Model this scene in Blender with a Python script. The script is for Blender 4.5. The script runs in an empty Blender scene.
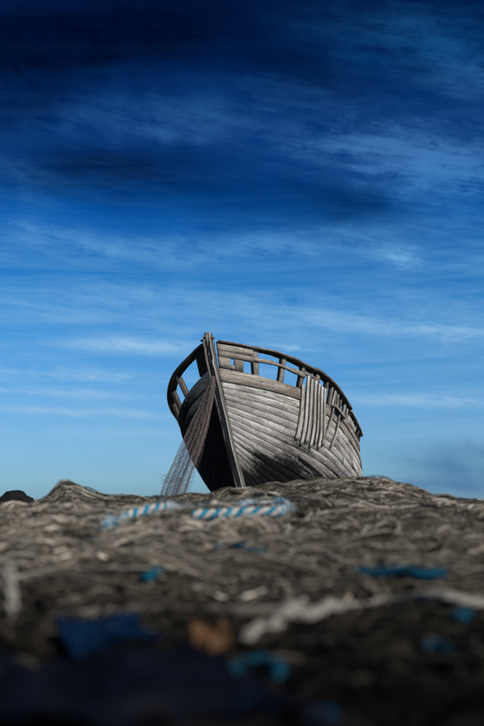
import bpy, math
import numpy as np
from mathutils import Matrix, Vector

rad = math.radians
SC = bpy.context.scene
COL = SC.collection
CZ = 1.55                       # eye height above the far beach
FPX, PCX, PCY, HOR = 1008.0, 242.0, 363.0, 499.0
PITCH = math.atan((HOR - PCY) / FPX)

# ------------------------------------------------------------------ camera
cam_d = bpy.data.cameras.new('camera')
cam = bpy.data.objects.new('camera', cam_d); COL.objects.link(cam)
cam.location = (0, 0, CZ)
cam.rotation_euler = (rad(90) + PITCH, 0, 0)
cam_d.sensor_fit = 'VERTICAL'; cam_d.sensor_height = 36; cam_d.sensor_width = 24
cam_d.lens = 50; cam_d.clip_start = 0.02; cam_d.clip_end = 9000
cam_d.dof.use_dof = True
cam_d.dof.focus_distance = 14.5
cam_d.dof.aperture_fstop = 3.9
SC.camera = cam

# ------------------------------------------------------------------ sun + sky
SUN_A, SUN_E = rad(44), rad(40)          # to the right of the view, a little behind the camera
sdir = Vector((math.cos(SUN_A) * math.cos(SUN_E), -math.sin(SUN_A) * math.cos(SUN_E), math.sin(SUN_E)))
sl = bpy.data.lights.new('sun', 'SUN'); sl.energy = 5.0; sl.angle = rad(0.53); sl.color = (1.0, 0.955, 0.89)
sun = bpy.data.objects.new('sun', sl); COL.objects.link(sun)
sun.location = (6, -6, 12); sun.rotation_euler = sdir.to_track_quat('Z', 'Y').to_euler()

SC.view_settings.view_transform = 'Standard'; SC.view_settings.look = 'None'
SC.view_settings.exposure = 0.0; SC.view_settings.gamma = 1.0; SC.view_settings.use_curve_mapping = False


class NT:
    """small node helper"""
    def __init__(s, tree): s.t = tree; s.n = tree.nodes; s.l = tree.links
    def new(s, typ, **kw):
        n = s.n.new(typ)
        for k, v in kw.items(): setattr(n, k, v)
        return n
    def put(s, sock, v):
        if isinstance(v, bpy.types.NodeSocket): s.l.new(v, sock)
        elif v is not None: sock.default_value = v
    def m(s, op, a, b=None, c=None, clamp=False):
        n = s.new('ShaderNodeMath', operation=op, use_clamp=clamp)
        s.put(n.inputs[0], a)
        if b is not None: s.put(n.inputs[1], b)
        if c is not None: s.put(n.inputs[2], c)
        return n.outputs[0]
    def ramp(s, fac, stops, interp='LINEAR'):
        n = s.new('ShaderNodeValToRGB'); n.color_ramp.interpolation = interp
        e = n.color_ramp.elements
        while len(e) < len(stops): e.new(0.5)
        for el, (p, c) in zip(e, stops):
            el.position = p
            el.color = (c, c, c, 1) if isinstance(c, (int, float)) else (*c, 1)
        s.put(n.inputs[0], fac)
        return n.outputs[0]
    def mix(s, fac, a, b, mode='MIX'):
        n = s.new('ShaderNodeMix', data_type='RGBA', blend_type=mode)
        s.put(n.inputs[0], fac)
        for i, v in ((6, a), (7, b)):
            if isinstance(v, (tuple, list)): v = (*v[:3], 1)
            s.put(n.inputs[i], v)
        return n.outputs[2]
    def noise(s, vec, scale, detail=4, rough=0.55, dist=0.0, dim='3D'):
        n = s.new('ShaderNodeTexNoise', noise_dimensions=dim)
        if vec is not None: s.put(n.inputs['Vector'], vec)
        n.inputs['Scale'].default_value = scale; n.inputs['Detail'].default_value = detail
        n.inputs['Roughness'].default_value = rough; n.inputs['Distortion'].default_value = dist
        return n.outputs['Fac']
    def xyz(s, x, y, z):
        n = s.new('ShaderNodeCombineXYZ')
        for i, v in enumerate((x, y, z)): s.put(n.inputs[i], v)
        return n.outputs[0]


def px_dir(px, py):
    """azimuth / elevation (radians) of a spot of sky"""
    c, s = math.cos(PITCH), math.sin(PITCH)
    u = (px - PCX) / FPX; w = (PCY - py) / FPX
    x, y, z = u, c - w * s, s + w * c
    n = math.sqrt(x * x + y * y + z * z)
    return math.atan2(x, y), math.asin(z / n)


world = bpy.data.worlds.new('World'); SC.world = world; world.use_nodes = True
W = NT(world.node_tree); W.n.clear()
tc = W.new('ShaderNodeTexCoord')
sep = W.new('ShaderNodeSeparateXYZ'); W.l.new(tc.outputs['Generated'], sep.inputs[0])
gx, gy, gz = sep.outputs
az = W.m('ARCTAN2', gx, gy); el = W.m('ARCSINE', gz)
sky = W.new('ShaderNodeTexSky', sky_type='NISHITA'); sky.sun_disc = False
sky.sun_elevation = SUN_E; sky.sun_rotation = math.atan2(sdir.x, sdir.y)
sky.air_density = 1.0; sky.dust_density = 0.35; sky.ozone_density = 3.0
hs = W.new('ShaderNodeHueSaturation'); hs.inputs['Saturation'].default_value = 1.18
hs.inputs['Hue'].default_value = 0.5; hs.inputs['Value'].default_value = 1.0
W.l.new(sky.outputs[0], hs.inputs['Color'])
# thin high cloud: streaked noise in azimuth / elevation
sv = W.xyz(W.m('MULTIPLY', az, 1.0), W.m('MULTIPLY_ADD', el, 9.0, W.m('MULTIPLY', az, 0.55)), 0.0)
st1 = W.noise(sv, 2.6, 6, 0.58, 0.6)
sv2 = W.xyz(W.m('MULTIPLY', az, 1.7), W.m('MULTIPLY_ADD', el, 26.0, W.m('MULTIPLY', az, -1.2)), 4.0)
st2 = W.noise(sv2, 2.3, 6, 0.6, 0.9)
wv = W.xyz(W.m('MULTIPLY', az, 7.0), W.m('MULTIPLY_ADD', el, 13.0, W.m('MULTIPLY', az, 3.0)), 9.0)
wisp = W.noise(wv, 1.7, 7, 0.58, 1.2)
warp = W.m('SUBTRACT', W.noise(W.xyz(W.m('MULTIPLY', az, 5.0), W.m('MULTIPLY', el, 9.0), 2.0), 2.0, 5, 0.6, 0.5), 0.5)
base_c = W.m('MULTIPLY', W.ramp(st1, [(0.42, 0.0), (0.75, 1.0)], 'EASE'), 0.34)
base_c = W.m('ADD', base_c, W.m('MULTIPLY', W.ramp(st2, [(0.5, 0.0), (0.8, 1.0)], 'EASE'), 0.20))


def blob(px, py, rx, ry, rot=0.0, warpk=1.0):
    a0, e0 = px_dir(px, py)
    rx /= FPX; ry /= FPX
    c, s = math.cos(rad(rot)), math.sin(rad(rot))
    da = W.m('SUBTRACT', az, a0)
    de = W.m('SUBTRACT', W.m('MULTIPLY_ADD', warp, 0.05 * warpk, el), e0)
    u = W.m('ADD', W.m('MULTIPLY', da, c / rx), W.m('MULTIPLY', de, s / rx))
    v = W.m('SUBTRACT', W.m('MULTIPLY', de, c / ry), W.m('MULTIPLY', da, s / ry))
    r2 = W.m('ADD', W.m('MULTIPLY', u, u), W.m('MULTIPLY', v, v))
    return W.m('POWER', 2.718, W.m('MULTIPLY', r2, -1.0))


def acc(lst):
    tot = None
    for strength, args in lst:
        k = W.m('MULTIPLY', blob(*args), strength)
        tot = k if tot is None else W.m('ADD', tot, k)
    return tot


bright = acc([
    (1.0, (428, 165, 85, 34, -14, 1.6)), (0.55, (360, 140, 80, 16, -8, 1.5)), (0.8, (455, 55, 70, 30, -30, 1.8)), (0.45, (380, 30, 60, 20, -20, 1.8)),
    (0.7, (400, 260, 22, 9, -14, 1.0)), (0.5, (180, 114, 130, 18, 5, 1.2)), (0.30, (330, 40, 60, 22, -20, 1.6)),
    (0.42, (60, 240, 90, 9, -10, 0.8)), (0.6, (250, 245, 230, 13, 2, 0.6)), (1.2, (125, 346, 52, 7, -2, 0.5)), (0.7, (60, 373, 110, 7, -3, 0.4)),
    (0.85, (70, 393, 85, 3.6, -3, 0.2)), (0.85, (70, 411, 100, 4.2, -2, 0.2)), (0.32, (90, 431, 110, 5, 0, 0.2)),
    (1.0, (430, 402, 75, 6, -3, 0.35)), (0.85, (445, 331, 70, 7, -4, 0.5)), (0.5, (300, 312, 130, 14, -4, 0.6)), (0.4, (90, 300, 100, 14, 8, 0.6)), (0.25, (420, 300, 80, 18, -8, 0.8)),
    (0.3, (20, 190, 40, 22, -40, 0.8)), (0.25, (250, 330, 180, 24, -5, 0.5)), (0.2, (250, 460, 260, 26, 0, 0.2))])
dark = acc([
    (1.25, (80, 38, 190, 40, 7, 1.0)), (0.55, (300, 75, 80, 24, -12, 1.2)), (0.45, (230, 195, 170, 34, -4, 0.6)),
    (0.4, (360, 212, 60, 26, -10, 0.7)), (0.6, (95, 168, 120, 26, 6, 0.8)), (0.5, (20, 110, 70, 26, 20, 0.8)), (0.35, (400, 45, 50, 16, -30, 1.0))])
f1v = W.xyz(W.m('MULTIPLY_ADD', el, 5.0, W.m('MULTIPLY', az, 5.0)), W.m('MULTIPLY_ADD', el, 42.0, W.m('MULTIPLY', az, 7.0)), 1.0)
fib1 = W.ramp(W.noise(f1v, 1.6, 10, 0.64, 0.35), [(0.38, 0.0), (0.52, 0.45), (0.64, 1.0)])
f2v = W.xyz(W.m('MULTIPLY_ADD', el, -7.0, W.m('MULTIPLY', az, 11.0)), W.m('MULTIPLY_ADD', el, 24.0, W.m('MULTIPLY', az, 6.0)), 5.0)
fib2 = W.ramp(W.noise(f2v, 2.0, 12, 0.70, 0.45), [(0.40, 0.0), (0.54, 0.5), (0.66, 1.0)])
f3v = W.xyz(W.m('MULTIPLY', az, 3.0), W.m('MULTIPLY_ADD', el, 60.0, W.m('MULTIPLY', az, -3.0)), 8.0)
fib3 = W.ramp(W.noise(f3v, 1.5, 9, 0.62, 0.5), [(0.40, 0.0), (0.70, 1.0)])
fibre = W.m('MULTIPLY_ADD', fib1, 0.75, W.m('MULTIPLY', fib2, 0.75))
veil = W.m('MULTIPLY', W.m('ADD', W.m('MULTIPLY', fib3, 0.24), W.m('MULTIPLY', W.m('MULTIPLY', base_c, fib1), 1.1)),
           W.ramp(W.m('DIVIDE', el, 1.5708), [(0.0, 0.5), (0.04, 0.9), (0.15, 1.0), (0.19, 0.25), (0.3, 0.12)]))
cl = W.m('ADD', W.m('MULTIPLY', bright, fibre), veil)
cl = W.m('SUBTRACT', 1.0, W.m('POWER', 2.718, W.m('MULTIPLY', cl, -1.2)))
# crisp cirrus tufts and streaks
tuft = acc([(0.95, (401, 259, 25, 11, -14, 0.6)), (1.3, (440, 162, 85, 30, -14, 1.0)), (0.7, (350, 148, 60, 12, -6, 1.0)), (0.95, (125, 345, 60, 5.5, -2, 0.3)), (0.8, (60, 376, 110, 5, -3, 0.3)),
            (0.9, (70, 394, 85, 2.6, -3, 0.1)), (0.9, (75, 411, 100, 3.0, -2, 0.1)), (0.95, (445, 402, 75, 5, -3, 0.2)), (0.85, (455, 331, 70, 5, -4, 0.4)),
            (0.95, (462, 58, 60, 22, -32, 1.2)), (0.6, (395, 22, 50, 12, -20, 1.2)), (0.6, (50, 238, 70, 6, -16, 0.5)), (0.3, (200, 112, 110, 12, 4, 0.8)), (0.5, (330, 350, 120, 5, -3, 0.3))])
rawf = W.m('MULTIPLY_ADD', W.noise(f1v, 2.6, 12, 0.70, 0.25), 0.55, W.m('MULTIPLY', W.noise(f2v, 3.4, 12, 0.74, 0.35), 0.45))
crisp = W.ramp(W.m('MULTIPLY_ADD', W.m('SUBTRACT', rawf, 0.5), 5.5, W.m('MULTIPLY', tuft, 0.62)), [(0.28, 0.0), (0.62, 0.45), (1.0, 0.95)])
crisp = W.m('MULTIPLY', crisp, W.m('MINIMUM', W.m('MULTIPLY', tuft, 2.5), 1.0))
cl = W.m('ADD', cl, W.m('MULTIPLY', W.m('SUBTRACT', 1.0, cl), W.m('MULTIPLY', crisp, 0.75)))
e90 = W.m('DIVIDE', el, 1.5708)
# the deep polarised blue: the sky darkens steadily with height
elev = W.ramp(e90, [(0.0, (0.27, 0.52, 0.92)), (0.048, (0.30, 0.54, 0.84)), (0.09, (0.24, 0.57, 0.84)), (0.122, (0.145, 0.54, 0.82)), (0.15, (0.05, 0.42, 0.74)), (0.177, (0.006, 0.29, 0.66)),
                    (0.21, (0.004, 0.16, 0.42)), (0.25, (0.003, 0.11, 0.30)), (0.29, (0.003, 0.065, 0.18)), (0.32, (0.003, 0.05, 0.14)), (1.0, (0.003, 0.05, 0.14))])
skyc = W.mix(1.0, hs.outputs[0], elev, 'MULTIPLY')
cloud_c = W.ramp(e90, [(0.0, (0.26, 0.42, 0.60)), (0.095, (0.26, 0.46, 0.66)), (0.15, (0.13, 0.35, 0.61)), (0.177, (0.034, 0.19, 0.46)), (0.21, (0.045, 0.165, 0.40)), (0.27, (0.005, 0.065, 0.20)), (0.31, (0.006, 0.045, 0.14)), (1.0, (0.006, 0.045, 0.14))])
cloud_c = W.mix(1.0, cloud_c, (10.0, 10.0, 10.0), 'MULTIPLY')
dk = W.m('MULTIPLY', W.m('MINIMUM', dark, 0.92), W.m('MULTIPLY_ADD', fib2, -0.18, 1.0))
skyc = W.mix(dk, skyc, (0.0, 0.014, 0.12))
skyc = W.mix(cl, skyc, cloud_c)
# slaty bank low over the sea to the right
bank = acc([(0.85, (470, 470, 75, 15, -6, 0.9)), (0.7, (440, 490, 80, 10, 0, 0.9)), (0.5, (484, 452, 40, 8, -4, 0.9))])
bank = W.m('MINIMUM', W.m('MULTIPLY', bank, W.ramp(wisp, [(0.2, 0.45), (0.7, 1.1)])), 0.85)
skyc = W.mix(bank, skyc, (0.55, 1.55, 3.1))
bg = W.new('ShaderNodeBackground'); bg.inputs['Strength'].default_value = 0.12
W.l.new(skyc, bg.inputs['Color'])
wo = W.new('ShaderNodeOutputWorld'); W.l.new(bg.outputs[0], wo.inputs['Surface'])

# ------------------------------------------------------------------ numpy helpers
RNG = np.random.default_rng(11)


def vnoise(x, y, seed=0):
    x = np.asarray(x, float); y = np.asarray(y, float)
    xi = np.floor(x).astype(np.int64); yi = np.floor(y).astype(np.int64)
    fx = x - xi; fy = y - yi; fx = fx * fx * (3 - 2 * fx); fy = fy * fy * (3 - 2 * fy)
    def h(a, b):
        n = (a * 374761393 + b * 668265263 + seed * 974634777) & 0xFFFFFFFF
        n = ((n ^ (n >> 13)) * 1274126177) & 0xFFFFFFFF
        return ((n ^ (n >> 16)) & 0xFFFF) / 65535.0
    return (h(xi, yi) * (1 - fx) + h(xi + 1, yi) * fx) * (1 - fy) + (h(xi, yi + 1) * (1 - fx) + h(xi + 1, yi + 1) * fx) * fy


def fbm(x, y, seed=0, oct=3):
    a, t, n = 1.0, 0.0, 0.0
    for i in range(oct):
        t = t + a * (vnoise(x * 2 ** i, y * 2 ** i, seed + i * 7) - 0.5); n += a; a *= 0.5
    return t / n * 2


def mesh_np(name, V, Fq, mat=None, parent=None, smooth=False, color=None, uvs=None):
    """one mesh object from numpy quads/tris (list of equal-sized faces)"""
    V = np.asarray(V, np.float32).reshape(-1, 3); Fq = np.asarray(Fq, np.int32)
    k = Fq.shape[1]; me = bpy.data.meshes.new(name)
    me.vertices.add(len(V)); me.vertices.foreach_set('co', V.ravel())
    me.loops.add(Fq.size); me.loops.foreach_set('vertex_index', Fq.ravel())
    me.polygons.add(len(Fq)); me.polygons.foreach_set('loop_start', np.arange(0, Fq.size, k, dtype=np.int32))
    if smooth: me.polygons.foreach_set('use_smooth', np.ones(len(Fq), bool))
    me.update(calc_edges=True)
    if color is not None:
        a = me.color_attributes.new('tint', 'FLOAT_COLOR', 'POINT')
        c = np.ones((len(V), 4), np.float32); c[:, :3] = color; a.data.foreach_set('color', c.ravel())
    if uvs:
        for nm, uv in uvs.items():
            l = me.uv_layers.new(name=nm)
            l.data.foreach_set('uv', np.asarray(uv, np.float32)[Fq.ravel()].ravel())
    if mat: me.materials.append(mat)
    o = bpy.data.objects.new(name, me); COL.objects.link(o)
    if parent: o.parent = parent
    return o


def tubes(P, R, sides=4):
    """P (N,K,3) polylines, R (N,) or (N,K) radii -> verts, quads"""
    N, K, _ = P.shape
    T = np.gradient(P, axis=1); T /= np.linalg.norm(T, axis=2, keepdims=True) + 1e-9
    up = np.zeros_like(T); up[..., 2] = 1
    steep = np.abs(T[..., 2]) > 0.9; up[steep] = (0.3, 1, 0)
    S = np.cross(T, up); S /= np.linalg.norm(S, axis=2, keepdims=True) + 1e-9
    U = np.cross(S, T)
    R = np.broadcast_to(np.asarray(R, float).reshape(N, -1), (N, K))
    an = np.arange(sides) * 2 * np.pi / sides + 0.4
    V = P[:, :, None] + R[:, :, None, None] * (S[:, :, None] * np.cos(an)[None, None, :, None] + U[:, :, None] * np.sin(an)[None, None, :, None])
    idx = np.arange(N * K * sides).reshape(N, K, sides)
    a = idx[:, :-1]; b = idx[:, 1:]
    Q = np.stack([a, np.roll(a, -1, 2), np.roll(b, -1, 2), b], -1).reshape(-1, 4)
    return V.reshape(-1, 3), Q


def tag(o, label, cat, group=None, kind=None):
    o['label'] = label; o['category'] = cat
    if group: o['group'] = group
    if kind: o['kind'] = kind
    return o


def structure(o): o['kind'] = 'structure'; return o


def empty(name, loc=(0, 0, 0)):
    o = bpy.data.objects.new(name, None); COL.objects.link(o); o.location = loc; o.empty_display_size = 0.2
    return o


# ------------------------------------------------------------------ materials
def material(name):
    m = bpy.data.materials.new(name); m.use_nodes = True
    n = NT(m.node_tree); b = m.node_tree.nodes['Principled BSDF']
    return m, n, b


def bump(n, b, h, strength, dist=0.01):
    k = n.new('ShaderNodeBump'); k.inputs['Strength'].default_value = strength; k.inputs['Distance'].default_value = dist
    n.put(k.inputs['Height'], h); n.l.new(k.outputs[0], b.inputs['Normal'])


def wood(name, dark, mid, pale, paint=False, stain=(0.10, 0.075, 0.05), grain=1.0, nailk=0.0):
    m, n, b = material(name)
    uv = n.new('ShaderNodeUVMap', uv_map='plank'); zone = n.new('ShaderNodeUVMap', uv_map='zone')
    oi = n.new('ShaderNodeObjectInfo')
    su = n.new('ShaderNodeSeparateXYZ'); n.l.new(uv.outputs[0], su.inputs[0])
    rnd = oi.outputs['Random']
    ed = n.new('ShaderNodeUVMap', uv_map='edge'); se = n.new('ShaderNodeSeparateXYZ'); n.l.new(ed.outputs[0], se.inputs[0])
    gv = n.xyz(n.m('MULTIPLY', su.outputs[0], 2.2), n.m('MULTIPLY', su.outputs[1], 85 * grain), n.m('MULTIPLY', rnd, 40))
    g1 = n.noise(gv, 1.0, 6, 0.65, 0.25)
    gv2 = n.xyz(n.m('MULTIPLY', su.outputs[0], 5.0), n.m('MULTIPLY', su.outputs[1], 170 * grain), n.m('MULTIPLY', rnd, 70))
    g2 = n.noise(gv2, 1.0, 3, 0.6)
    bv = n.xyz(su.outputs[0], n.m('MULTIPLY', su.outputs[1], 4.0), n.m('MULTIPLY', rnd, 25))
    big = n.noise(bv, 1.7, 5, 0.6, 0.4)
    c = n.ramp(g1, [(0.28, dark), (0.47, mid), (0.66, pale)])
    c = n.mix(n.ramp(g2, [(0.32, 0.45), (0.5, 0.0)]), c, dark)
    c = n.mix(n.m('MULTIPLY', n.ramp(big, [(0.46, 0.0), (0.64, 1.0)]), 0.75), c, stain)
    # plank-to-plank tone
    br = n.m('MULTIPLY_ADD', rnd, 0.42, 0.78)
    c = n.mix(1.0, c, n.xyz(br, br, n.m('MULTIPLY', br, 0.985)), 'MULTIPLY')
    # splits along the grain
    crack_v = n.xyz(n.m('MULTIPLY', su.outputs[0], 0.9), n.m('MULTIPLY', su.outputs[1], 30), n.m('MULTIPLY', rnd, 90))
    ck = n.noise(crack_v, 1.0, 2, 0.5, 0.3)
    crack = n.ramp(n.m('ABSOLUTE', n.m('SUBTRACT', ck, 0.5)), [(0.0, 1.0), (0.022, 0.0)])
    crack = n.m('MULTIPLY', crack, n.ramp(big, [(0.36, 0.0), (0.5, 1.0)]))
    c = n.mix(n.m('MULTIPLY', crack, 0.85), c, (0.015, 0.013, 0.012))
    # grime packed along the seams, and weathered flecks
    fl = n.noise(n.xyz(n.m('MULTIPLY', su.outputs[0], 17), n.m('MULTIPLY', su.outputs[1], 62), n.m('MULTIPLY', rnd, 51)), 1.0, 5, 0.72)
    c = n.mix(n.m('MULTIPLY', n.ramp(fl, [(0.51, 0.0), (0.62, 1.0)]), 0.72), c, dark)
    c = n.mix(n.m('MULTIPLY', n.ramp(fl, [(0.34, 1.0), (0.44, 0.0)]), 0.35), c, pale)
    eo = n.m('MINIMUM', se.outputs[0], n.m('SUBTRACT', 1.0, se.outputs[0]))
    eo = n.m('ADD', eo, n.m('MULTIPLY', n.m('SUBTRACT', g1, 0.5), 0.10))
    c = n.mix(n.ramp(eo, [(0.0, 0.85), (0.03, 0.0)]), c, tuple(v * 0.18 for v in dark))
    # paired iron fastenings over each frame, bleeding a little rust
    fu = n.m('SUBTRACT', n.m('FRACT', n.m('MULTIPLY', n.m('ADD', su.outputs[0], rnd), 2.6)), 0.5)
    fv = n.m('SUBTRACT', n.m('ABSOLUTE', n.m('SUBTRACT', se.outputs[0], 0.5)), 0.26)
    nr = n.m('ADD', n.m('POWER', n.m('MULTIPLY', fu, 34), 2), n.m('POWER', n.m('MULTIPLY', fv, 15), 2))
    c = n.mix(n.m('MULTIPLY', n.ramp(nr, [(0.5, 0.8), (1.0, 0.0)]), nailk), c, (0.035, 0.018, 0.010))
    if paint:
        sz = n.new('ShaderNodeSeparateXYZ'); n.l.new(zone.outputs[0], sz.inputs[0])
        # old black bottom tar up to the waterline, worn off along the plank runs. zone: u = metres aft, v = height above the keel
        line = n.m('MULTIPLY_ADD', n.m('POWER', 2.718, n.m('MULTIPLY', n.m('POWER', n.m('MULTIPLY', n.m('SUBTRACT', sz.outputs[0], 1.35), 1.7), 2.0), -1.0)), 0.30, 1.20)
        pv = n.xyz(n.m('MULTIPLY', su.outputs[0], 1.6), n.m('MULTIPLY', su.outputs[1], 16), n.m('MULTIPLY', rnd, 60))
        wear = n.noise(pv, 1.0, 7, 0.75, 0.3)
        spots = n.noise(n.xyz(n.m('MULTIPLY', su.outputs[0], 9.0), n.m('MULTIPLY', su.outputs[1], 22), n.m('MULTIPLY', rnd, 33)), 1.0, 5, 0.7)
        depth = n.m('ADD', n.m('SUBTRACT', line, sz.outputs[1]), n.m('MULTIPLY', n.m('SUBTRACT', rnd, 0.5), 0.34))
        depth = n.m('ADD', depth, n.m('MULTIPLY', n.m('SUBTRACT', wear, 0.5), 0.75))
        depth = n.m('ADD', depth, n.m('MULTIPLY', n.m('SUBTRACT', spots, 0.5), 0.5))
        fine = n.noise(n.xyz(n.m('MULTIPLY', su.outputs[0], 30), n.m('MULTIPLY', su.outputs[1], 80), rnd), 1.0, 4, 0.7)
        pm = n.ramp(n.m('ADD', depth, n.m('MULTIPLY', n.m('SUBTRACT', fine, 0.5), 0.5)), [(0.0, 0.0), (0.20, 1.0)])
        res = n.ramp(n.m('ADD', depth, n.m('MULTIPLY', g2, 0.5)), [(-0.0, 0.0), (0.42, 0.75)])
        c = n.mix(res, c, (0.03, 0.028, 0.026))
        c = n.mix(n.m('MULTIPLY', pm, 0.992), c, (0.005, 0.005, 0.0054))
    n.l.new(c, b.inputs['Base Color'])
    b.inputs['Roughness'].default_value = 0.9; b.inputs['Specular IOR Level'].default_value = 0.08
    hgt = n.m('SUBTRACT', n.m('MULTIPLY_ADD', g2, 0.4, g1), n.m('MULTIPLY', crack, 1.2))
    bump(n, b, hgt, 0.5, 0.004)
    return m


def plain(name, col, col2=None, scale=20, rough=0.85, bumpk=0.4, tint=False, dist=0.004):
    m, n, b = material(name)
    tcn = n.new('ShaderNodeTexCoord')
    f = n.noise(tcn.outputs['Object'], scale, 6, 0.65)
    c = n.mix(n.ramp(f, [(0.3, 0.0), (0.7, 1.0)]), col, col2 or tuple(v * 0.55 for v in col))
    if tint:
        at = n.new('ShaderNodeAttribute', attribute_name='tint')
        c = n.mix(1.0, at.outputs['Color'], c, 'MULTIPLY')
    n.l.new(c, b.inputs['Base Color'])
    b.inputs['Roughness'].default_value = rough; b.inputs['Specular IOR Level'].default_value = 0.06
    bump(n, b, f, bumpk, dist)
    return m


M_PLANK = wood('weathered_hull_plank', (0.15, 0.140, 0.128), (0.435, 0.420, 0.397), (0.64, 0.622, 0.594), paint=True, stain=(0.17, 0.15, 0.125), nailk=0.5)
M_COVER = wood('weathered_brown_timber', (0.075, 0.066, 0.057), (0.25, 0.225, 0.195), (0.44, 0.405, 0.36), stain=(0.12, 0.08, 0.055))
M_RAIL = wood('dark_rail_timber', (0.04, 0.036, 0.032), (0.16, 0.148, 0.135), (0.36, 0.343, 0.32))
M_PALE = wood('pale_batten_timber', (0.17, 0.158, 0.143), (0.44, 0.42, 0.39), (0.64, 0.615, 0.575))
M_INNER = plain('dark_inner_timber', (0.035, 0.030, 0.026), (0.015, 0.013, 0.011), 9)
M_RUST = plain('rusted_iron', (0.11, 0.045, 0.022), (0.03, 0.018, 0.013), 40)

# ------------------------------------------------------------------ ground
BOW = dict(X=-0.1019, Y=14.8857, Z=-0.5423, psi=0.2788, phi=0.1708, th=0.1069)


def ground_rel(x, y):
    d = (x - BOW['X']) * math.sin(BOW['psi']) + (y - BOW['Y']) * math.cos(BOW['psi'])
    s = np.clip(d, 0, 9.4)
    g = BOW['Z'] + 0.045 - 0.1073 * s
    fr = np.clip((-d) / 8.0, 0, 1)
    g = g - 0.12 * fr * fr
    return np.maximum(g, -CZ)


def build_ground():
    a = np.concatenate([np.linspace(-14, 14, 113)])
    far = np.array([20, 32, 60, 120, 300, 900, 3000, 6000.])
    xs = np.concatenate([-far[::-1], a, far])
    ys = np.concatenate([-far[::-1], np.linspace(-12, 30, 169), [36, 46, 60, 90, 150, 400, 1200, 3000, 6000]])
    X, Y = np.meshgrid(xs, ys, indexing='ij')
    Z = ground_rel(X, Y)
    near = np.exp(-((X / 14) ** 2 + ((Y - 8) / 18) ** 2))
    Z = Z + near * (0.05 * fbm(X * 0.7, Y * 0.7, 5, 3) - 0.01)
    nx, ny = X.shape
    i = np.arange(nx * ny).reshape(nx, ny)
    Q = np.stack([i[:-1, :-1], i[1:, :-1], i[1:, 1:], i[:-1, 1:]], -1).reshape(-1, 4)
    m, n, b = material('shingle_beach')
    t = n.new('ShaderNodeTexCoord')
    vo = n.new('ShaderNodeTexVoronoi'); vo.inputs['Scale'].default_value = 28; n.l.new(t.outputs['Object'], vo.inputs['Vector'])
    f = n.noise(t.outputs['Object'], 0.9, 6, 0.6)
    c = n.mix(vo.outputs['Color'], (0.13, 0.115, 0.095), (0.30, 0.26, 0.21))
    c = n.mix(n.ramp(f, [(0.4, 0), (0.65, 0.7)]), c, (0.11, 0.11, 0.07))
    n.l.new(c, b.inputs['Base Color']); b.inputs['Roughness'].default_value = 0.95
    bump(n, b, vo.outputs['Distance'], 0.9, 0.03)
    o = mesh_np('ground', np.stack([X, Y, Z + CZ], -1), Q, m, smooth=True)
    structure(o)
    return o


build_ground()

# ------------------------------------------------------------------ the boat
HP = dict(B=1.3302, zb=2.5922, zm=1.9703, tm=0.5906, zs=1.7459, r1=0.9519, r2=0.2578, tB=0.3415, pb=2.6556, qb=0.9765,
          a0=1.4906, a1=2.1682, c0=1.138, c1=0.9209, hb=0.4268, bT=0.6246, fl=0.2689)
LEN = 9.0


def hull_v(t, v):
    """hull surface, port half: x aft, y outboard, z up; v 0 keel .. 1 deck"""
    d = HP
    x = t * LEN + (d['r1'] * (1 - v) + d['r2'] * (1 - v) ** 4) * (1 - t) ** 3
    zd = np.where(t < d['tm'], d['zm'] + (d['zb'] - d['zm']) * (np.clip(d['tm'] - t, 0, 1) / d['tm']) ** 2,
                  d['zm'] + (d['zs'] - d['zm']) * (np.clip(t - d['tm'], 0, 1) / (1 - d['tm'])) ** 2)
    u = np.clip(t / d['tB'], 0, 1)
    bf = d['B'] * np.clip(1 - (1 - u) ** d['pb'], 0, 1) ** d['qb']
    ba = d['B'] - (d['B'] - d['bT']) * (np.clip(t - d['tB'], 0, 1) / (1 - d['tB'])) ** 2
    bd = np.where(t < d['tB'], bf, ba)
    s = u * u * (3 - 2 * u)
    a = d['a0'] + (d['a1'] - d['a0']) * s; c = d['c0'] + (d['c1'] - d['c0']) * s
    f = np.clip(1 - (1 - v) ** a, 0, 1) ** c
    return np.stack([x, bd * f, zd * v], -1)


TG = np.linspace(0, 1, 161) ** 1.5
GG = np.linspace(0, 1, 121)
_vv = np.linspace(0, 1, 400)
HG = np.zeros((len(TG), len(GG), 3))
for _i, _t in enumerate(TG):
    p = hull_v(np.full_like(_vv, _t), _vv)
    s = np.concatenate([[0], np.cumsum(np.linalg.norm(np.diff(p, axis=0), axis=1))]); s /= s[-1]
    for k in range(3): HG[_i, :, k] = np.interp(GG, s, p[:, k])


def hull(t, g, off=0.0):
    """point on the port hull by station and girth fraction, moved outwards by off"""
    t = np.atleast_1d(np.asarray(t, float)); g = np.broadcast_to(np.asarray(g, float), t.shape)
    def at(t, g):
        ti = np.clip(np.interp(t, TG, np.arange(len(TG))), 0, len(TG) - 1.001); gi = np.clip(g, 0, 1) * (len(GG) - 1)
        gi = np.clip(gi, 0, len(GG) - 1.001)
        i = ti.astype(int); j = gi.astype(int); a = (ti - i)[:, None]; b = (gi - j)[:, None]
        return (HG[i, j] * (1 - a) + HG[i + 1, j] * a) * (1 - b) + (HG[i, j + 1] * (1 - a) + HG[i + 1, j + 1] * a) * b
    p = at(t, g)
    if np.any(np.asarray(off) != 0):
        e = 0.012
        dt = at(np.clip(t + e, 0, 1), g) - at(np.clip(t - e, 0, 1), g)
        dg = at(t, np.clip(g + 0.03, 0, 1)) - at(t, np.clip(g - 0.03, 0, 1))
        n = np.cross(dt, dg); n /= np.linalg.norm(n, axis=1, keepdims=True) + 1e-9
        n *= np.sign(n[:, 1:2] + 1e-6)
        p = p + n * np.broadcast_to(np.asarray(off, float).reshape(-1, 1), (len(t), 1))
    return p


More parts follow.
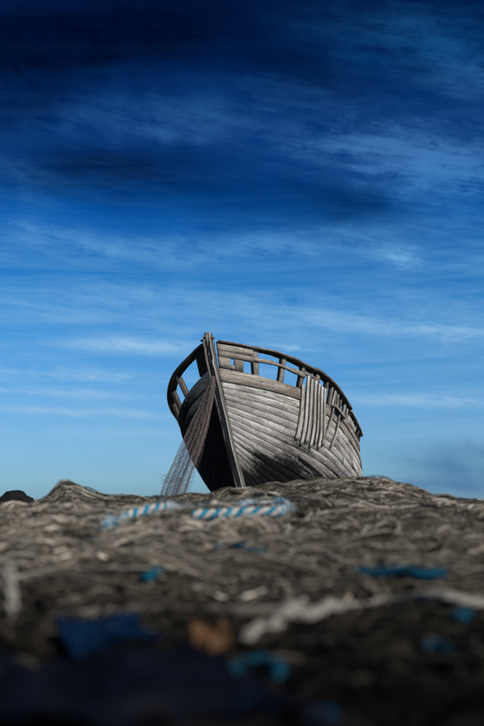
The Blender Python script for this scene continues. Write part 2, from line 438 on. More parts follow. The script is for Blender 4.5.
def bulwark(t, h, off=0.0):
    """point above the deck edge; h 0 deck .. 1 rail"""
    t = np.atleast_1d(np.asarray(t, float))
    p = hull_v(t, np.ones_like(t))
    hh = np.broadcast_to(np.asarray(h, float), t.shape) * HP['hb']
    p[:, 1] += hh * HP['fl'] * np.minimum(1, t * 12)
    p[:, 2] += hh * (1 - 0.25 * np.clip(t / 0.5, 0, 1))
    if np.any(np.asarray(off) != 0):
        q = hull_v(np.clip(t + 0.004, 0, 1), np.ones_like(t)) - hull_v(np.clip(t - 0.004, 0, 1), np.ones_like(t))
        n = np.stack([-q[:, 1], q[:, 0], 0 * q[:, 0]], -1); n /= np.linalg.norm(n, axis=1, keepdims=True) + 1e-9
        p = p + n * np.broadcast_to(np.asarray(off, float).reshape(-1, 1), (len(t), 1))
    return p


boat = empty('fishing_boat')
_c, _s = math.cos, math.sin


def boat_xf(q):
    x, y, z = q
    c, s = _c(BOW['phi']), _s(BOW['phi']); y, z = y * c - z * s, z * c + y * s
    c, s = _c(BOW['th']), _s(BOW['th']); x, z = x * c + z * s, z * c - x * s
    c, s = _c(BOW['psi']), _s(BOW['psi'])
    return Vector((BOW['X'] + x * s + y * c, BOW['Y'] + x * c - y * s, BOW['Z'] + z + CZ))


_o = boat_xf((0, 0, 0)); _ex = boat_xf((1, 0, 0)) - _o; _ey = boat_xf((0, -1, 0)) - _o; _ez = boat_xf((0, 0, 1)) - _o
boat.matrix_world = Matrix(((_ex.x, _ey.x, _ez.x, _o.x), (_ex.y, _ey.y, _ez.y, _o.y), (_ex.z, _ey.z, _ez.z, _o.z), (0, 0, 0, 1)))
tag(boat, 'derelict wooden fishing boat of bare grey planks, heeled over on the shingle', 'boat')


def sweep(name, rings, mat, side=1, parent=None, uscale=None, zone=None, close=True):
    """rings (N,K,3) in boat space (port half); closed cross-sections with end caps"""
    R = np.asarray(rings, float).copy(); N, K, _ = R.shape
    R[..., 1] *= -side                       # port (+1) lies at -y in the mesh
    ln = np.concatenate([[0], np.cumsum(np.linalg.norm(np.diff(R.mean(1), axis=0), axis=1))])
    per = np.concatenate([np.zeros((N, 1)), np.cumsum(np.linalg.norm(np.diff(R, axis=1), axis=2), axis=1)], 1)
    idx = np.arange(N * K).reshape(N, K)
    a, b = idx[:-1], idx[1:]
    Q = np.stack([a, np.roll(a, -1, 1), np.roll(b, -1, 1), b], -1).reshape(-1, 4)
    caps = []
    for row, fl in ((idx[0], True), (idx[-1], False)):
        for j in range(1, K - 2, 2):
            q = [row[0], row[j], row[j + 1], row[j + 2]]
            caps.append(q[::-1] if fl else q)
    Q = np.concatenate([Q, np.array(caps, int)])
    uv = np.stack([np.repeat(ln[:, None], K, 1), per], -1).reshape(-1, 2)
    if zone is None: zn = np.stack([R[..., 0], np.full((N, K), 2.0)], -1).reshape(-1, 2)
    else: zn = np.stack([R[..., 0], np.repeat(np.asarray(zone, float).reshape(N, -1), K, 1) if np.ndim(zone) == 1 else zone], -1).reshape(-1, 2)
    ew = {4: [0, 0, 1, 1], 6: [0, 0, .04, .96, 1, 1]}.get(K, [0.5] * K)
    eg = np.stack([np.repeat(np.array(ew, float)[None], N, 0), np.zeros((N, K))], -1).reshape(-1, 2)
    o = mesh_np(name, R, Q, mat, parent or boat, uvs={'plank': uv, 'zone': zn, 'edge': eg})
    return o


G_TOP = 0.925


def fan(k, t):
    """girth fraction of a plank edge: runs crowd up the stem and open out aft"""
    return np.where(k < G_TOP, G_TOP - (G_TOP - k) * (0.59 + 0.41 * (1 - np.exp(-t / 0.085))), k)


def strake(name, t0, t1, g0, g1, mat, side, thick=0.034, proud=0.0, n=None, lift0=0.0, lift1=0.0, wav=0.002, seed=0):
    n = n or max(8, int((t1 - t0) * 75))
    t = t0 + (t1 - t0) * np.linspace(0, 1, n) ** (1.5 if t0 < 0.02 else 1.0)
    x = t * LEN
    girth = 2.75
    lo = fan(g0, t) + wav / girth * fbm(x * 1.3, x * 0 + seed, seed, 2)
    hi = fan(g1, t) + wav / girth * fbm(x * 1.1, x * 0 + seed + 9, seed + 3, 2)
    s = (t - t0) / (t1 - t0)
    lift = proud + lift0 * np.clip(1 - s * 4, 0, 1) ** 2 + lift1 * np.clip(s * 4 - 3, 0, 1) ** 2 + 0.002 * fbm(x * 1.3, x * 0 + 3 * seed, seed + 5, 2)
    inner = lift - thick
    e = 0.0016 / girth
    rings = np.stack([hull(t, lo, inner), hull(t, lo, lift - 0.0016), hull(t, lo + e, lift), hull(t, hi - e, lift), hull(t, hi, lift - 0.0016), hull(t, hi, inner)], 1)
    return sweep(name, rings, mat, side, zone=rings[..., 2] - (0.0 if side == 1 else 1.05))   # starboard: tar black carried up to the deck to paint in that side's shade


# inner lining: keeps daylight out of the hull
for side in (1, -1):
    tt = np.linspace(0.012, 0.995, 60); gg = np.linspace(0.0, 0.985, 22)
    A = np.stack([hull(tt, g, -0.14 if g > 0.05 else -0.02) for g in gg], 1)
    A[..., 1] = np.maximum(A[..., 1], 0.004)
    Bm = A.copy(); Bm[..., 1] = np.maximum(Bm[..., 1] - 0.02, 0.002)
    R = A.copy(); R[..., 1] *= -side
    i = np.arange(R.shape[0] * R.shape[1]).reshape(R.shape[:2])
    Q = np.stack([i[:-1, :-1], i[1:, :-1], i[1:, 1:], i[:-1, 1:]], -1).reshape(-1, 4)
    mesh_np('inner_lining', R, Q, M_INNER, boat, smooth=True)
    # ribs
    for t in np.linspace(0.03, 0.95, 24):
        g = np.linspace(0.03, 1.0, 16)
        w = 0.028 / LEN
        ta = np.full_like(g, t - w); tb = np.full_like(g, t + w)
        ri = np.stack([hull(ta, g, -0.12), hull(ta, g, -0.042), hull(tb, g, -0.042), hull(tb, g, -0.12)], 1)
        ri[..., 1] = np.maximum(ri[..., 1], 0.003)
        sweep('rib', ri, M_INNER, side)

# planking
NS = 17
g_edges = np.linspace(0.03, G_TOP, NS + 1)
GAP = 0.0017
rs = np.random.default_rng(5)
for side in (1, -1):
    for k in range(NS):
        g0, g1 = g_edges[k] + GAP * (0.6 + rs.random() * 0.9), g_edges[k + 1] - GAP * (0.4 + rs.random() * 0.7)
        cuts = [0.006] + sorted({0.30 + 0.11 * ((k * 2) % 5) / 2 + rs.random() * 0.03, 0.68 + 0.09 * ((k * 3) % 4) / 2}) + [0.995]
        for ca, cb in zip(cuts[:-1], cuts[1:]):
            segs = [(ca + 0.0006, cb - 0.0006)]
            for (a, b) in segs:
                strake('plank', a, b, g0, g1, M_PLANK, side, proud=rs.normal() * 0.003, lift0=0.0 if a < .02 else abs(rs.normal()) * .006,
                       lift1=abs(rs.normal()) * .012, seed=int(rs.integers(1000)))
    # deadwood / garboard filling the forefoot below the lowest run
    tg_ = np.concatenate([np.linspace(0.004, 0.3, 16), np.linspace(0.34, 0.995, 12)]); top_ = fan(0.03, tg_) - 0.003
    rows = [hull(tg_, top_ * q, -0.012) for q in np.linspace(1, 0, 8)] + [hull(tg_, top_ * q, -0.045) for q in (0, 1)]
    rr = np.stack(rows, 1)
    sweep('garboard', rr, M_PLANK, side, zone=rr[..., 2] - 0.25)
    # heavy covering board under the rail
    for a, b in ((0.006, 0.155), (0.157, 0.42), (0.422, 0.70), (0.702, 0.995)):
        strake('covering_board', a, b, G_TOP + 0.003, 0.998, M_COVER if side == 1 else M_PLANK, side, thick=0.06, proud=0.018, wav=0.012, seed=int(rs.integers(1000)))  # starboard boards take the blackened planking, shade of that side put into colour
# one sprung plank end hanging off the port bilge
tq = np.linspace(0.150, 0.285, 10); gq = np.linspace(0.585, 0.52, 10)
of = 0.03 + 0.05 * np.linspace(0, 1, 10) ** 2
sweep('plank', np.stack([hull(tq, gq, of - .03), hull(tq, gq, of), hull(tq, gq + .022, of), hull(tq, gq + .022, of - .03)], 1), M_RAIL, 1)

# keel, stem
vs = np.linspace(0, 1, 40)


def stem_line(v):
    """stem profile carried above the deck for v>1"""
    p = hull_v(np.zeros_like(v), np.minimum(v, 1)); ex = np.maximum(v - 1, 0) * HP['hb']
    p[:, 2] += ex; p[:, 0] -= ex * 0.10
    return p


def timber(name, v0, v1, y0, y1, f0, f1, mat, n=26, taper=0.0, wobble=0.004, seed=1, side=1):
    """upright stem timber: y range across, f range fore (-) and aft (+) of the stem line"""
    v = np.linspace(v0, v1, n); p = stem_line(v)
    tan = np.gradient(p, axis=0); tan /= np.linalg.norm(tan, axis=1, keepdims=True)
    nf = np.stack([tan[:, 2], 0 * v, -tan[:, 0]], -1)          # aft normal in the profile plane
    wb = wobble * fbm(v * 9, v * 0 + seed, seed, 3)
    s = (v - v0) / (v1 - v0); sh = 1 - taper * np.clip(s * 5 - 4, 0, 1)
    rings = []
    for yy, ff in ((y0, f1), (y0, f0), (y1, f0), (y1, f1)):
        q = p + nf * (ff * sh + (wb if ff < 0 else 0))[:, None]; q[:, 1] = yy + wb; rings.append(q)
    return sweep(name, np.stack(rings, 1), mat, side)


timber('stem_post', 0.0, 2.14, -0.030, 0.030, -0.075, 0.16, M_RAIL, wobble=0.008, seed=3)
timber('stem_cheek', 0.0, 2.24, 0.031, 0.060, -0.098, 0.10, M_PALE, taper=0.55, wobble=0.012, seed=4)
timber('stem_cheek', 0.86, 2.18, -0.064, -0.031, -0.105, 0.10, M_COVER, taper=0.7, wobble=0.012, seed=9)
timber('stem_cheek', 0.0, 0.858, -0.060, -0.031, -0.080, 0.10, M_RAIL, wobble=0.008, seed=12)
timber('stem_head', 2.05, 2.30, -0.055, -0.005, 0.02, 0.13, M_RAIL, taper=0.5, wobble=0.01, seed=14, n=8)
# iron bolt through the stem head
bt = np.linspace(-0.11, 0.11, 3)
c0 = stem_line(np.array([2.0]))[0]
ang = np.linspace(0, 2 * np.pi, 8, endpoint=False)
sweep('bolt', np.stack([np.stack([c0[0] - 0.03 + 0.018 * np.cos(ang), np.full(8, y), c0[2] + 0.018 * np.sin(ang)], -1) for y in bt], 0), M_RUST, 1)

kx = np.linspace(0.9, LEN + 0.05, 30)
kr = []
for x in kx: kr.append([(x, -0.07, -0.16), (x, 0.07, -0.16), (x, 0.07, 0.03), (x, -0.07, 0.03)])
kr = np.array(kr); kr[0, :2, 2] = -0.02
kl = sweep('keel', kr, M_INNER, 1)

# transom
gt = np.linspace(0.03, 1.0, 11)
for j in range(10):
    a, b = gt[j], gt[j + 1] - 0.006
    pa, pb = hull(np.array([0.998]), a)[0], hull(np.array([0.998]), b)[0]
    ys = np.linspace(-1, 1, 5); rr = []
    for y in ys:
        rr.append([(pa[0] - 0.01, pa[1] * y, pa[2]), (pa[0] + 0.035, pa[1] * y, pa[2]), (pb[0] + 0.035, pb[1] * y, pb[2]), (pb[0] - 0.01, pb[1] * y, pb[2])])
    sweep('transom_plank', np.array(rr), M_PLANK, 1)

# deck planks
for j in range(-7, 8):
    xs = np.linspace(0.25, LEN - 0.1, 26); rr = []
    for x in xs:
        p = hull_v(np.array([x / LEN]), np.array([1.0]))[0]
        half = p[1] - 0.06; y0 = np.clip(j * 0.17 - 0.08, -half, half); y1 = np.clip(j * 0.17 + 0.08, -half, half)
        z0 = p[2] - 0.05 + 0.05 * (1 - (y0 / 1.4) ** 2)
        rr.append([(x, y0, z0 - 0.035), (x, y0, z0), (x, y1 + 0.0005, z0), (x, y1 + 0.0005, z0 - 0.035)])
    sweep('deck_plank', np.array(rr), M_RAIL, 1)


def bw_strip(name, t0, t1, h0, h1, o0, o1, mat, side, n=None, wav=0.0, seed=0):
    n = n or max(5, int((t1 - t0) * 110)); t = np.linspace(t0, t1, n)
    h0 = h0 + 0 * t + wav * fbm(t * 40, t * 0 + seed, seed, 3); h1 = h1 + 0 * t + wav * fbm(t * 37, t * 0 + 5 + seed, seed, 3)
    rings = np.stack([bulwark(t, h0, o0), bulwark(t, h0, o1), bulwark(t, h1, o1), bulwark(t, h1, o0)], 1)
    return sweep(name, rings, mat, side)


def stanchion(t, side, w=0.072, h0=-0.12, h1=0.97, mat=None, d=0.075, lean=0.0, o=0.0):
    hs_ = np.linspace(h0, h1, 6); rr = []
    for k, h in enumerate(hs_):
        tk = t + lean * (h - h0); ww = w / LEN / 2 * (1.0 if t < 0.2 else 0.9)
        wq = ww * (1 + 0.03 * math.sin(k * 2.1 + t * 60))
        rr.append([bulwark(tk - wq, h, o - d)[0], bulwark(tk - wq, h, o)[0], bulwark(tk + wq, h, o)[0], bulwark(tk + wq, h, o - d)[0]])
    return sweep('stanchion', np.array(rr), mat or M_RAIL, side)


# rails, port
def cap(t0, t1, side, w0=-0.09, w1=0.050, hh=0.10, up=0.0, seed=0, mat=None):
    n = max(6, int((t1 - t0) * 90)); t = np.linspace(t0, t1, n)
    wb = 0.012 * fbm(t * 60, t * 0 + seed, seed, 3)
    a = [bulwark(t, 0.95 + up, w0), bulwark(t, 0.95 + up, w1), bulwark(t, 0.95 + up + hh * 0.8, w1 + 0.004), bulwark(t, 0.95 + up + hh, w1 - 0.02), bulwark(t, 0.95 + up + hh, w0 + 0.015), bulwark(t, 0.95 + up + hh * 0.85, w0)]
    for k in a: k[:, 2] += wb
    return sweep('cap_rail', np.stack(a, 1), mat or M_RAIL, side)


cap(0.010, 0.185, 1, seed=2); cap(0.182, 0.415, 1, up=0.05, hh=0.115, seed=6); cap(0.418, 0.66, 1, w0=-0.07, w1=0.034, hh=0.08, seed=8, mat=M_COVER)
cap(0.010, 0.24, -1, seed=12); cap(0.242, 0.98, -1, seed=15)
T_ST = (0.060, 0.104, 0.148, 0.197, 0.232, 0.262, 0.296, 0.335, 0.378, 0.425, 0.475, 0.53, 0.59, 0.645)
for i, t in enumerate(T_ST): stanchion(t, 1, lean=(-0.004, 0.0, 0.003, 0.0, 0.006, 0.004)[i % 6], mat=M_COVER if i in (3, 5, 8) else M_RAIL, w=0.072 if i != 3 else 0.11)
for i, t in enumerate((0.085, 0.142, 0.19, 0.235, 0.29, 0.35, 0.42, 0.50, 0.60, 0.72, 0.84, 0.94)): stanchion(t, -1, lean=(0.004, -0.003, 0.002)[i % 3], mat=M_COVER)
# bow boards, port: solid beside the stem with a fairlead hole, then open
bw_strip('bulwark_board', 0.008, 0.052, 0.66, 0.93, -0.02, 0.022, M_COVER, 1, n=8, wav=0.03, seed=3)
bw_strip('bulwark_board', 0.053, 0.155, 0.52, 0.64, -0.008, 0.022, M_COVER, 1, n=24, wav=0.05, seed=21)
bw_strip('bulwark_board', 0.008, 0.0525, 0.44, 0.65, -0.02, 0.026, M_COVER, 1, n=8, wav=0.03, seed=7)
bw_strip('bulwark_board', 0.008, 0.0215, 0.02, 0.43, -0.02, 0.024, M_COVER, 1, n=5, wav=0.02, seed=9)
bw_strip('bulwark_board', 0.0275, 0.039, 0.02, 0.43, -0.02, 0.020, M_RAIL, 1, n=5, wav=0.02, seed=11)
bw_strip('bulwark_board', 0.0217, 0.0273, 0.02, 0.17, -0.02, 0.022, M_COVER, 1, n=4, seed=13)
bw_strip('bulwark_board', 0.152, 0.20, 0.62, 0.74, -0.01, 0.02, M_RAIL, 1, n=8, wav=0.05, seed=31)
bw_strip('bulwark_board', 0.352, 0.66, 0.02, 0.30, -0.01, 0.025, M_COVER, 1, wav=0.03, seed=33)
bw_strip('bulwark_board', 0.41, 0.515, 0.32, 0.66, -0.01, 0.025, M_PLANK, 1, wav=0.03, seed=35)
# starboard bow board; near-black inner timber paints in the shade on that side
bw_strip('bulwark_board', 0.008, 0.027, 0.02, 0.92, -0.02, 0.022, M_INNER, -1, n=5, wav=0.02, seed=37)
bw_strip('bulwark_board', 0.20, 0.97, 0.02, 0.45, -0.02, 0.022, M_COVER, -1, wav=0.02, seed=39)
# loose lengths of board inside the aft bays
for t, l in ((0.272, 0.012), (0.312, -0.01), (0.36, 0.008), (0.40, -0.006)):
    stanchion(t, 1, w=0.07, h0=0.05, h1=0.9, mat=M_PALE, d=0.03, lean=l, o=0.012)
# iron cleat below the rail
stc = np.linspace(0.262, 0.345, 6)
sweep('cleat', np.stack([bulwark(stc, -0.02, 0.03), bulwark(stc, -0.02, 0.10), bulwark(stc, 0.10, 0.10), bulwark(stc, 0.12, 0.03)], 1), M_RAIL, 1)

# upright fender battens on the port side
for i in range(7):
    t = 0.150 + 0.0118 * i
    w = (0.072, 0.064, 0.076, 0.07, 0.06, 0.074, 0.068)[i] / LEN / 2
    top = (0.12, 0.62, 0.58, 0.60, 0.55, 0.50, 0.52)[i]
    pts = []
    gs = np.linspace((0.682, 0.665, 0.692, 0.675, 0.706, 0.69, 0.722)[i], 0.999, 14)
    tw = np.linspace(-0.015 + 0.002 * i, 0, 14)
    for g, dl in zip(gs, tw):
        o = 0.022 if g < 0.93 else 0.042
        pts.append([hull([t + dl - w], g, o - 0.02)[0], hull([t + dl - w], g, o + 0.010)[0], hull([t + dl + w], g, o + 0.010)[0], hull([t + dl + w], g, o - 0.02)[0]])
    for h in np.linspace(0.06, top, 4):
        pts.append([bulwark(t - w, h, 0.024)[0], bulwark(t - w, h, 0.054)[0], bulwark(t + w, h, 0.054)[0], bulwark(t + w, h, 0.024)[0]])
    pts = np.array(pts)
    uu = np.linspace(0, 1, len(pts)); pts = np.stack([np.stack([np.polyval(np.polyfit(uu, pts[:, q, k], 3), uu) for k in range(3)], -1) for q in range(4)], 1)
    sweep('fender_batten', pts, M_PALE, 1)
for t, g0, top in ((0.266, 0.735, 0.05), (0.310, 0.74, 0.30)):
    w = 0.034 / LEN / 2 * 1.1; pts = []
    for g, dl in zip(np.linspace(g0, 0.999, 12), np.linspace(-0.058, 0, 12)):
        o = 0.028 if g < 0.93 else 0.05
        pts.append([hull([t + dl - w], g, o - 0.01)[0], hull([t + dl - w], g, o + 0.02)[0], hull([t + dl + w], g, o + 0.02)[0], hull([t + dl + w], g, o - 0.01)[0]])
    pts = np.array(pts)
    uu = np.linspace(0, 1, len(pts)); pts = np.stack([np.stack([np.polyval(np.polyfit(uu, pts[:, q, k], 3), uu) for k in range(3)], -1) for q in range(4)], 1)
    sweep('lath', pts, M_PALE, 1)

# ------------------------------------------------------------------ net heap surface (z relative to the eye)
CR_X = np.array([-300, -60, 0, 30, 44, 55, 63, 70, 78, 90, 105, 130, 165, 190, 215, 250, 290, 320, 345, 370, 400, 430, 460, 484, 560, 800], float)
CR_Y = np.array([510, 509, 507, 505, 501, 493, 486, 484, 487, 495, 499, 500, 500, 497, 493.5, 490, 486, 483, 480, 482, 488, 496, 501, 505, 508, 508], float)
B_Y = np.array([-3, -2, -1, -0.4, 0.2, 0.6, 0.9, 1.3, 1.8, 2.5, 3.2, 4.5, 5.1, 6.0, 7.2, 8])
B_Z = np.array([-.75, -.5, -.3, -.24, -.19, -.165, -.160, -.152, -.122, -.085, -.068, -.0, -.06, -.30, -.66, -.8])


def heap(x, y, detail=True):
    x = np.asarray(x, float); y = np.asarray(y, float)
    z = np.interp(y, B_Y, B_Z)
    px = 242 + 1008 * x / np.maximum(y, 0.3)
    c = (499 - np.interp(px, CR_X, CR_Y)) / 1008 * np.minimum(y, 5.2)
    w = np.clip((y - 2.9) / 1.5, 0, 1); w = w * w * (3 - 2 * w)
    z = z + (c - 0.028) * w
    z = z - 0.5 * np.clip((np.abs(x) - 1.9) / 1.6, 0, 1) ** 2
    if detail:
        k = np.clip(1.25 - y / 9, 0.4, 1.0)
        z = z + k * (0.024 * fbm(x * 3.4, y * 5.5, 2, 3) + 0.012 * fbm(x * 13, y * 16, 8, 2)) * np.where((y > 3.9) & (y < 5.3), 0.5, 1.0) + 0.013 * np.clip(y - 3.2, 0, 1) * fbm(x * 11, y * 9, 18, 2)
    return z


def hit(px, py):
    """where a picture point's ray meets the heap"""
    c, s = math.cos(PITCH), math.sin(PITCH); u = (px - PCX) / FPX; w = (PCY - py) / FPX
    d = np.array([u, c - w * s, s + w * c]); d /= d[1]
    ys = np.linspace(0.35, 5.5, 2600)
    hz = heap(d[0] * ys, ys) + 0.03; rz = d[2] * ys
    k = np.argmax(rz < hz) if (rz < hz).any() else np.argmin(np.abs(rz - hz))
    return np.array([d[0] * ys[k], ys[k], hz[k] - 0.03])


def build_heap():
    xs = np.concatenate([np.linspace(-4, -1.5, 40), np.linspace(-1.48, 1.6, 240), np.linspace(1.65, 4, 40)])
    ys = np.concatenate([np.linspace(-3, 0.2, 50), np.linspace(0.22, 5.6, 300), np.linspace(5.65, 8, 30)])
    X, Y = np.meshgrid(xs, ys, indexing='ij'); Z = heap(X, Y) - 0.014 + 0.008 * fbm(X * 30, Y * 38, 4, 2)
    Z = np.where((np.abs(X) > 3.6) | (Y > 7.4) | (Y < -2.8), -1.0, Z)
    nx, ny = X.shape; i = np.arange(nx * ny).reshape(nx, ny)
    Q = np.stack([i[:-1, :-1], i[1:, :-1], i[1:, 1:], i[:-1, 1:]], -1).reshape(-1, 4)
    m = plain('matted_net', (1, 1, 1), (0.35, 0.35, 0.33), 60, bumpk=1.0, dist=0.02, tint=True)
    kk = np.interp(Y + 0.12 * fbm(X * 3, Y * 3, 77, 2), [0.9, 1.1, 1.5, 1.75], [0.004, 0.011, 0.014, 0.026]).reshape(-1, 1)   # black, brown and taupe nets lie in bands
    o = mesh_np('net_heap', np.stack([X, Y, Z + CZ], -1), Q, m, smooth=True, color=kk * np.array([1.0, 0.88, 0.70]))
    tag(o, 'matted brown mound of old fishing net under the loose strands', 'net heap', kind='stuff')


build_heap()

PAL = np.array([(0.30, 0.265, 0.21), (0.22, 0.19, 0.15), (0.155, 0.135, 0.105), (0.38, 0.345, 0.285), (0.20, 0.185, 0.13), (0.26, 0.225, 0.17), (0.10, 0.085, 0.066), (0.47, 0.435, 0.365)])
PALP = np.array([.2, .2, .16, .14, .10, .12, .05, .03])
PAL = PAL * np.array([0.74, 0.50, 0.30, 1.15, 0.46, 0.60, 0.25, 1.25])[:, None]
M_STRAND = plain('net_twine', (1, 1, 1), (0.62, 0.62, 0.62), 90, rough=0.9, bumpk=0.5, tint=True, dist=0.003)


def strands(n, region, rmin, rmax, step, K, pal, palp, seed, lift=0.03, aniso=0.55, tight=0.5):
    r = np.random.default_rng(seed)
    y0, y1, spread, x0, x1 = region
    y = y0 + (y1 - y0) * r.random(n)
    half = 0.34 * y + spread
    x = (r.random(n) * 2 - 1) * half
    if x0 is not None: x = x0 + (x1 - x0) * r.random(n)
    # heading follows slow swirls so bundles lie alongside each other
    th = fbm(x * 2.2, y * 2.6, seed + 3, 2) * 2.2 * aniso + r.normal(size=n) * tight + np.where(r.random(n) < 0.5, np.pi, 0)
    cur = r.normal(size=n) * 0.16
    P = np.zeros((n, K, 3)); ph = r.random(n) * 6.3; fr = 0.5 + r.random(n) * 0.9; am = r.random(n) ** 2 * lift
    base = r.random(n) * 0.014 - 0.004
    for k in range(K):
        P[:, k, 0] = x; P[:, k, 1] = y
        P[:, k, 2] = heap(x, y) + base + am * (0.5 + 0.5 * np.sin(ph + fr * k))
        x = x + np.cos(th) * step; y = y + np.sin(th) * step * 0.9
        cur = cur * 0.9 + r.normal(size=n) * 0.10
        th = th + cur
    P[..., 2] += CZ
    R = rmin + (rmax - rmin) * r.random(n) ** 2
    V, Q = tubes(P, R, 4)
    ci = r.choice(len(pal), n, p=palp)
    xm, ym = P[:, K // 2, 0], P[:, K // 2, 1]
    tone = 0.80 + 0.5 * fbm(xm * 3.0, ym * 3.6, seed + 20, 2)
    c = pal[ci] * np.clip(tone, 0.35, 1.4)[:, None] * (0.8 + 0.4 * r.random((n, 1)))
    return V, Q, np.repeat(c, K * 4, axis=0)


def hanks(nb, per, region, rmin, rmax, step, K, pal, palp, seed, spread=0.012, lift=0.02, tight=0.3, xr=None):
    """hanks of twine: several strands running side by side along one wandering path"""
    r = np.random.default_rng(seed); y0, y1, sp = region
    y = y0 + (y1 - y0) * r.random(nb); x = (r.random(nb) * 2 - 1) * (0.30 * y + sp) if xr is None else y * (xr[0] + (xr[1] - xr[0]) * r.random(nb))
    th = fbm(x * 1.6, y * 2.0, seed + 3, 2) * 1.0 + r.normal(size=nb) * tight; cur = r.normal(size=nb) * 0.1
    C = np.zeros((nb, K, 2))
    for k in range(K):
        C[:, k, 0] = x; C[:, k, 1] = y
        x = x + np.cos(th) * step; y = y + np.sin(th) * step
        cur = cur * 0.9 + r.normal(size=nb) * 0.07; th = th + cur
    hump = lift * np.sin(np.pi * np.linspace(0, 1, K))[None] * r.random((nb, 1))
    P = np.zeros((nb, per, K, 3)); a = r.random((nb, per)) * 6.3; tw = (r.random((nb, 1)) - 0.5) * 0.9
    rr = spread * np.sqrt(r.random((nb, per)))
    for k in range(K):
        an = a + tw * k + 0.25 * r.normal(size=(nb, per))
        P[:, :, k, 0] = C[:, None, k, 0] + 0.5 * rr * np.cos(an); P[:, :, k, 1] = C[:, None, k, 1] + rr * np.cos(an)
        P[:, :, k, 2] = heap(C[:, k, 0], C[:, k, 1])[:, None] + hump[:, k, None] + 0.6 * spread + 0.8 * rr * np.sin(an) + CZ
    R = rmin + (rmax - rmin) * r.random(nb * per)
    V, Q = tubes(P.reshape(-1, K, 3), R, 4)
    c = pal[r.choice(len(pal), nb * per, p=palp)] * np.repeat(0.75 + 0.5 * r.random((nb, 1)), per, 0)
    c = c * (0.5 + 0.9 * r.random((nb * per, 1)))
    return V, Q, np.repeat(c, K * 4, axis=0)


def strand_object(name, parts, label, cat, kind='stuff'):
    Vs, Qs, Cs, off = [], [], [], 0
    for V, Q, c in parts:
        Vs.append(V); Qs.append(Q + off); Cs.append(c); off += len(V)
    o = mesh_np(name, np.concatenate(Vs), np.concatenate(Qs), M_STRAND, color=np.concatenate(Cs), smooth=True)
    return tag(o, label, cat, kind=kind)


strand_object('loose_net_twine', [
    strands(12000, (1.25, 2.6, 0.12, None, None), 0.0008, 0.0022, 0.014, 9, PAL, PALP, 1, lift=0.025, tight=1.0),
    strands(24000, (2.2, 5.3, 0.12, None, None), 0.0009, 0.0024, 0.020, 9, PAL, PALP, 2, lift=0.035, tight=1.0),
    hanks(650, 14, (2.5, 5.2, 0.15), 0.0009, 0.0020, 0.030, 10, PAL, PALP, 31, 0.022, 0.03, 0.6),
    hanks(330, 12, (1.35, 2.7, 0.10), 0.0007, 0.0015, 0.022, 11, PAL, PALP, 32, 0.018, 0.028, 0.7),
    strands(700, (3.6, 5.2, 0.2, None, None), 0.0016, 0.0034, 0.035, 10, PAL * 1.25, PALP, 3, lift=0.03, tight=0.4),
    strands(120, (1.3, 2.6, 0.1, None, None), 0.0025, 0.005, 0.03, 10, PAL, PALP, 4, lift=0.02, tight=0.3),
    hanks(300, 12, (1.55, 3.2, 0), 0.0007, 0.0016, 0.022, 10, PAL * 1.5, PALP, 33, 0.022, 0.03, 0.7, (-0.27, -0.03)),
    hanks(240, 12, (3.2, 5.0, 0), 0.0010, 0.0022, 0.030, 9, PAL * 1.3, PALP, 34, 0.020, 0.03, 0.6, (-0.02, 0.2)),
    strands(260, (3.7, 5.0, 0.1, None, None), 0.0014, 0.0030, 0.022, 9, PAL * 1.2, PALP, 35, lift=0.045, tight=1.2),
    strands(5000, (0.4, 3.4, 0, 0.55, 1.6), 0.001, 0.003, 0.022, 9, PAL, PALP, 36, lift=0.03, tight=1.0),
    strands(5000, (0.4, 3.4, 0, -1.6, -0.55), 0.001, 0.003, 0.022, 9, PAL, PALP, 37, lift=0.03, tight=1.0),
    strands(3000, (-1.0, 5.5, 0, 1.2, 3.2), 0.002, 0.007, 0.05, 8, PAL, PALP, 5),
    strands(3000, (-1.0, 5.5, 0, -3.2, -1.2), 0.002, 0.007, 0.05, 8, PAL, PALP, 6),
], 'tangled taupe and grey net twine covering the whole mound', 'net twine')
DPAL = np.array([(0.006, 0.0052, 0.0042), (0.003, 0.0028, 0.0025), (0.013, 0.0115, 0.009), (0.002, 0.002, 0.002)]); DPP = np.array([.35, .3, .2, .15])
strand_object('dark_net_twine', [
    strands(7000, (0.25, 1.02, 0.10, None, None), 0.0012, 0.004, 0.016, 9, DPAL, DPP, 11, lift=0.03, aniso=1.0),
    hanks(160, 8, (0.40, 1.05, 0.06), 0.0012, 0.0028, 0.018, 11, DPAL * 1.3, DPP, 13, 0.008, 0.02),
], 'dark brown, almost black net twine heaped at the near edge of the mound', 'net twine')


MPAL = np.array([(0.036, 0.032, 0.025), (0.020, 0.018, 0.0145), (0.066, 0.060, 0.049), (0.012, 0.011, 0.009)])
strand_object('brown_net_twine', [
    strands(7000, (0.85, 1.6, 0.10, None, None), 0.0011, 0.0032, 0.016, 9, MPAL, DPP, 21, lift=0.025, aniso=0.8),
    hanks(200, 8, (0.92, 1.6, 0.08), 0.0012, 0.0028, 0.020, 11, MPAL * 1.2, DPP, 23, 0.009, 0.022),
], 'dark brown net twine in a band between the pale twine and the black twine', 'net twine')

